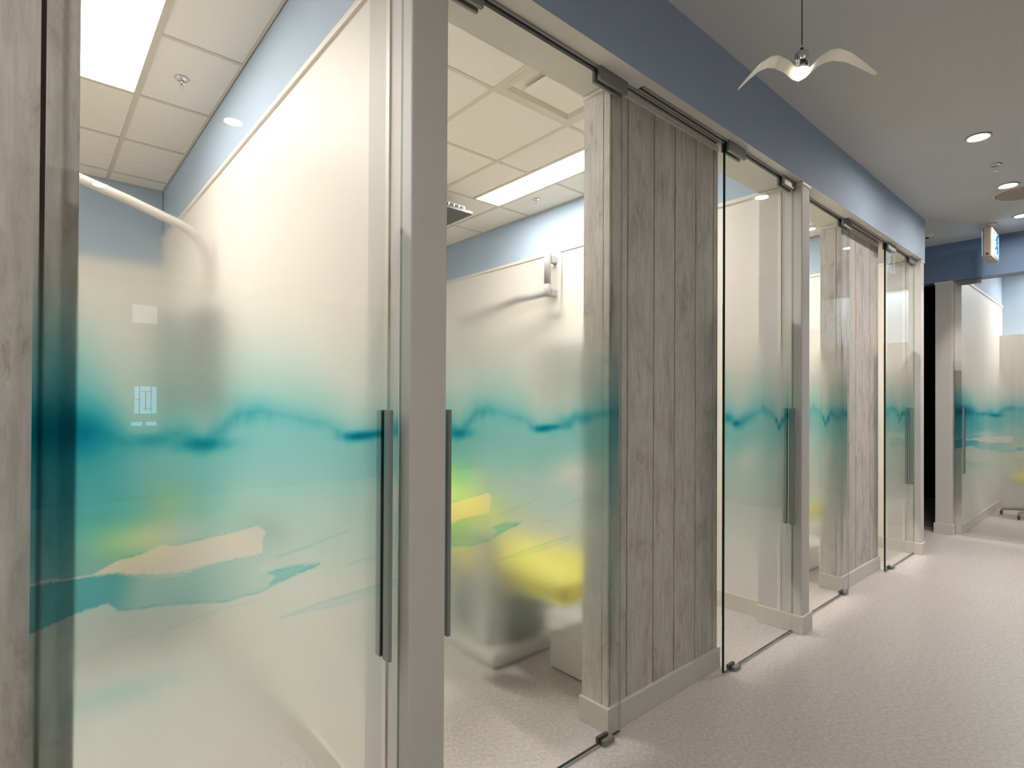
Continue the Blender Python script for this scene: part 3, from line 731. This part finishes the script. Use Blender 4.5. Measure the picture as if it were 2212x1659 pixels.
# ---------------------------------------------------------------- air vent in room two
t = thing('air_vent', 'square cream ceiling air diffuser just behind the second glass door', 'air vent', (2.154, 1.96, ZR))
a, b, c, d = VENT
bm = bmesh.new()
o1 = [(a+.012, c+.012), (b-.012, c+.012), (b-.012, d-.012), (a+.012, d-.012)]
o2 = [(a+.05, c+.05), (b-.05, c+.05), (b-.05, d-.05), (a+.05, d-.05)]
o3 = [(a+.105, c+.105), (b-.105, c+.105), (b-.105, d-.105), (a+.105, d-.105)]
R = [[bm.verts.new((*p, z)) for p in q] for q, z in ((o1, ZR-.004), (o2, ZR-.004), (o3, ZR+.05))]
for r1, r2 in zip(R, R[1:]):
    for k in range(4): bm.faces.new((r1[k], r1[(k+1) % 4], r2[(k+1) % 4], r2[k]))
obj('outer_frame', bm, M['bar'], t)
box('centre_plate', a+.115, b-.115, c+.115, d-.115, ZR-.012, ZR-.004, M['tile'], t, .003)
bm = bmesh.new(); bx(bm, a+.105, b-.105, c+.105, d-.105, ZR+.048, ZR+.05); obj('throat', bm, M['grey'], t)
for px_, py_ in ((a+.2, c+.2), (b-.2, d-.2), (a+.2, d-.2), (b-.2, c+.2)): box('bracket', px_-.005, px_+.005, py_-.005, py_+.005, ZR-.004, ZR+.048, M['bar'], t)

# ---------------------------------------------------------------- room furniture
# ceiling-hung monitor (room two)
t = thing('ceiling_monitor', 'black flat monitor hung below the ceiling beside the second pillar', 'monitor', (2.45, 3.85, ZR))
bm = bmesh.new(); bx(bm, 2.12, 2.715, 3.60, 4.02, 2.835, 2.862, .006); obj('screen_case', bm, M['dark'], t)
bm = bmesh.new(); bx(bm, 2.16, 2.67, 3.64, 3.98, 2.862, 2.905, .01); obj('back_cover', bm, M['plastic'], t)
for k in range(5): box('port', 2.42+k*.05, 2.445+k*.05, 3.632, 3.64, 2.872, 2.895, M['black'], t)
bm = bmesh.new(); tube(bm, [(2.35, 3.80, 2.905), (2.35, 3.80, ZR)], .025, 16); bx(bm, 2.28, 2.42, 3.73, 3.87, ZR-.012, ZR-.004); obj('ceiling_mount', bm, M['dark'], t)

# wall-mounted swing arm (room two)
t = thing('swing_arm', 'pale grey wall-mounted x-ray arm beneath the trim of second room', 'x-ray arm', (3.37, 3.30, 2.3))
box('wall_plate', 3.345, 3.365, 3.22, 3.40, 2.05, 2.57, M['plastic'], t, .005)
bm = bmesh.new(); tube(bm, [(3.25, 3.275, 2.30), (3.25, 3.275, 2.57), (3.25, 3.275, 2.585)], [.028, .028, .018], 20); obj('pivot_column', bm, M['greyl'], t, True)
bm = bmesh.new(); tube(bm, [(3.25, 3.275, 2.19), (3.25, 3.275, 2.295)], .029, 20); obj('knuckle', bm, M['greyl'], t, True)
for zz in (2.20, 2.48): box('wall_bracket', 3.275, 3.36, 3.25, 3.30, zz, zz+.06, M['greyl'], t, .01)
bm = bmesh.new(); tube(bm, [(3.25, 3.275, 2.225), (3.22, 3.60, 2.215), (3.20, 4.0, 2.15), (3.18, 4.42, 2.075)], [.030, .036, .032, .026], 20); obj('upper_arm', bm, M['greyl'], t, True)
bm = bmesh.new(); tube(bm, [(3.18, 4.42, 2.09), (3.16, 4.43, 1.75), (3.15, 4.43, 1.55)], .028, 20); obj('lower_arm', bm, M['greyl'], t, True)
bm = bmesh.new(); bx(bm, 3.05, 3.25, 4.33, 4.55, 1.28, 1.58, .03); tube(bm, [(3.0, 4.40, 1.38), (3.12, 4.42, 1.40)], .045, 20); obj('tube_head', bm, M['plastic'], t)
# grey control box on the wall
t = thing('control_box', 'grey wall control box blurred by the film of the second door', 'control box', (3.37, 3.12, 1.4))
box('case', 3.24, 3.365, 2.98, 3.38, 1.42, 1.78, M['grey'], t, .01)
box('lid', 3.228, 3.24, 2.99, 3.37, 1.43, 1.77, M['greyl'], t, .004)

def dental_chair(name, label, x, y, group):
    """local frame: foot end towards -Y, base on the floor"""
    LOCAL[0] = True
    t = thing(name, label, 'dental chair', (x, y, 0), 0, group)
    bm = bmesh.new(); cushion(bm, -.26, .26, -.86, .02, .43, .52, .02, .03); obj('seat', bm, M['yellow'], t, True)
    bm = bmesh.new(); bx(bm, -.265, .265, -.868, .02, .425, .445, .008); obj('seat_piping', bm, M['yellow_pale'], t)
    bm = bmesh.new(); cushion(bm, -.25, .25, 0, .62, -.05, .05, .02, .035)
    bmesh.ops.rotate(bm, verts=bm.verts, cent=(0, 0, 0), matrix=Matrix.Rotation(math.radians(28), 3, 'X')); bmesh.ops.translate(bm, verts=bm.verts, vec=(0, .10, .55)); obj('backrest', bm, M['yellow'], t, True)
    bm = bmesh.new(); cushion(bm, -.14, .14, 0, .22, -.04, .04, .015, .03)
    bmesh.ops.rotate(bm, verts=bm.verts, cent=(0, 0, 0), matrix=Matrix.Rotation(math.radians(22), 3, 'X')); bmesh.ops.translate(bm, verts=bm.verts, vec=(0, .70, .88)); obj('headrest', bm, M['yellow'], t, True)
    for s in (-1, 1):
        bm = bmesh.new(); bx(bm, s*.33-.035, s*.33+.035, -.10, .28, .68, .73, .018); tube(bm, [(s*.33, .18, .69), (s*.33, .20, .48), (s*.26, .20, .42)], .02, 12); obj('armrest', bm, M['plastic'], t)
    bm = bmesh.new(); bx(bm, -.20, .20, -.70, .30, .36, .425, .02); obj('seat_frame', bm, M['grey'], t)
    bm = bmesh.new(); bx(bm, -.13, .13, -.38, .16, .08, .37, .03); obj('lift_column', bm, M['grey'], t)
    bm = bmesh.new(); bx(bm, -.27, .27, -.42, .62, .0, .075, .03); obj('base_plate', bm, M['plastic'], t)
    bm = bmesh.new(); bx(bm, -.39, -.285, -.51, -.38, .17, .64, .03); bx(bm, -.30, -.12, -.48, -.42, .36, .41, .012); lathe(bm, [(0, .0), (.05, .0), (.075, .03), (.08, .06), (.07, .06), (.04, .02), (0, .015)], (-.337, -.445, .635), 24); obj('cuspidor', bm, M['plastic'], t)
    bm = bmesh.new(); tube(bm, [(-.36, .30, .6), (-.36, .62, 1.1), (-.36, .70, 1.85)], .022, 14); tube(bm, [(-.36, .70, 1.85), (-.20, .30, 2.0), (0, .05, 1.92)], .02, 14); obj('lamp_pole', bm, M['plastic'], t, True)
    bm = bmesh.new(); bx(bm, -.13, .13, -.02, .10, 1.80, 1.92, .03); obj('lamp_head', bm, M['plastic'], t)
    LOCAL[0] = False
    return t
c1 = dental_chair('dental_chair', 'yellow dental chair with dark lift base behind the second glass door', 1.985, 2.50, None)
for ch in list(c1.children):
    if ch.name.startswith(('lamp_pole', 'lamp_head')): bpy.data.objects.remove(ch)
t = thing('floor_box', 'low off-white junction box on floor beside the dental chair', 'junction box', (2.08, 1.80, 0))
box('case', 1.95, 2.21, 1.64, 1.94, .006, .172, M['plastic'], t, .008); box('plinth', 1.96, 2.20, 1.65, 1.93, 0, .006, M['dark'], t)

def stool(label, x, y, h, s, seatmat):
    LOCAL[0] = True
    t = thing('operator_stool', label, 'stool', (x, y, 0))
    for k in range(5):
        a = 2*PI*k/5+.3
        bm = bmesh.new(); tube(bm, [(0, 0, .095), (.14*math.cos(a)*s, .14*math.sin(a)*s, .09), (.27*math.cos(a)*s, .27*math.sin(a)*s, .068)], [.024, .02, .014], 10); lg = obj('leg', bm, M['greyl'], t)
        bm = bmesh.new(); lathe(bm, [(0, -.012), (.020, -.012), (.027, -.006), (.027, .006), (.020, .012), (0, .012)], (0, 0, 0), 16)
        bmesh.ops.rotate(bm, verts=bm.verts, cent=(0, 0, 0), matrix=Matrix.Rotation(PI/2, 3, 'X') @ Matrix.Rotation(a, 3, 'Z')); bmesh.ops.translate(bm, verts=bm.verts, vec=(.27*math.cos(a)*s, .27*math.sin(a)*s, .028)); obj('caster', bm, M['dark'], lg)
    bm = bmesh.new(); tube(bm, [(0, 0, .08), (0, 0, h*.6), (0, 0, h*.6), (0, 0, h-.04)], [.028, .028, .016, .016], 16); obj('column', bm, M['greyl'], t)
    bm = bmesh.new(); lathe(bm, [(0, -.045), (.14, -.045), (.165, -.03), (.18, 0), (.165, .025), (.12, .038), (0, .042)], (0, 0, h), 32); obj('seat', bm, seatmat, t, True)
    bm = bmesh.new(); cushion(bm, -.085, .085, .0, .05, -.075, .075, 0, .02); bmesh.ops.translate(bm, verts=bm.verts, vec=(.215, .02, h+.17)); obj('backrest', bm, seatmat, t, True)
    bm = bmesh.new(); tube(bm, [(.05, .03, h-.045), (.20, .09, h-.04), (.215, .09, h+.17)], .012, 10); obj('back_stem', bm, M['dark'], t)
    LOCAL[0] = False; return t
stool('yellow operator stool blurred behind the first glass door', .40, 3.62, .55, 1.0, M['yellow'])
stool('olive operator stool on casters in the end room', 8.78, .86, .46, 1.0, M['yellow'])

# room one: arm carrying monitors
t = thing('monitor_arm', 'curved white tube arm carrying grey monitors behind the first glass door', 'monitor arm', (-.55, 3.5, 0))
pts = [(-.55, 3.5, 2.62), (0, 3.5, 2.468), (.171, 3.5, 2.418), (.40, 3.5, 2.352), (.60, 3.5, 2.285), (.665, 3.5, 2.258), (.705, 3.5, 2.225), (.735, 3.5, 2.17), (.75, 3.5, 2.10), (.752, 3.5, 1.85), (.752, 3.5, 1.76)]
bm = bmesh.new(); tube(bm, pts, .024, 20); obj('arm_tube', bm, M['arm'], t, True)
bm = bmesh.new(); tube(bm, [(-.55, 3.5, 0.03), (-.55, 3.5, 2.66)], .04, 20); obj('post', bm, M['plastic'], t, True)
bm = bmesh.new(); lathe(bm, [(0, 0), (.22, 0), (.22, .02), (.05, .04), (0, .04)], (-.55, 3.5, 0), 32); obj('foot', bm, M['plastic'], t)
box('monitor', .675, .79, 3.30, 3.62, 1.25, 1.80, M['grey'], t, .02)
box('side_screen', .525, .60, 3.46, 3.60, 1.24, 1.77, M['grey'], t, .01)
bm = bmesh.new(); tube(bm, [(.58, 3.52, 1.62), (.70, 3.50, 1.62)], .014, 10); obj('crossbar', bm, M['arm'], t)
# slim grab bar / hose holder on partition A
t = thing('wall_rail', 'dark slim rail on partition wall, blurred under the teal wash', 'rail', (.79, 2.58, .757))
bm = bmesh.new(); tube(bm, [(.775, 2.80, .757), (.775, 2.36, .757)], .012, 10); obj('bar', bm, M['grey'], t)
for yy in (2.42, 2.74):
    bm = bmesh.new(); tube(bm, [(.775, yy, .757), (.80, yy, .757)], .008, 8); obj('bracket', bm, M['grey'], t)

# room three
dc = dental_chair('dental_chair', 'dental chair with dark base blurred behind the fourth glass door', 4.55, 2.55, None)
t = thing('floor_box', 'low off-white junction box on floor behind the fourth glass door', 'junction box', (4.45, 1.9, 0))
box('case', 4.55, 4.80, 1.72, 2.05, .006, .172, M['plastic'], t, .008); box('plinth', 4.56, 4.79, 1.73, 2.04, 0, .006, M['dark'], t)
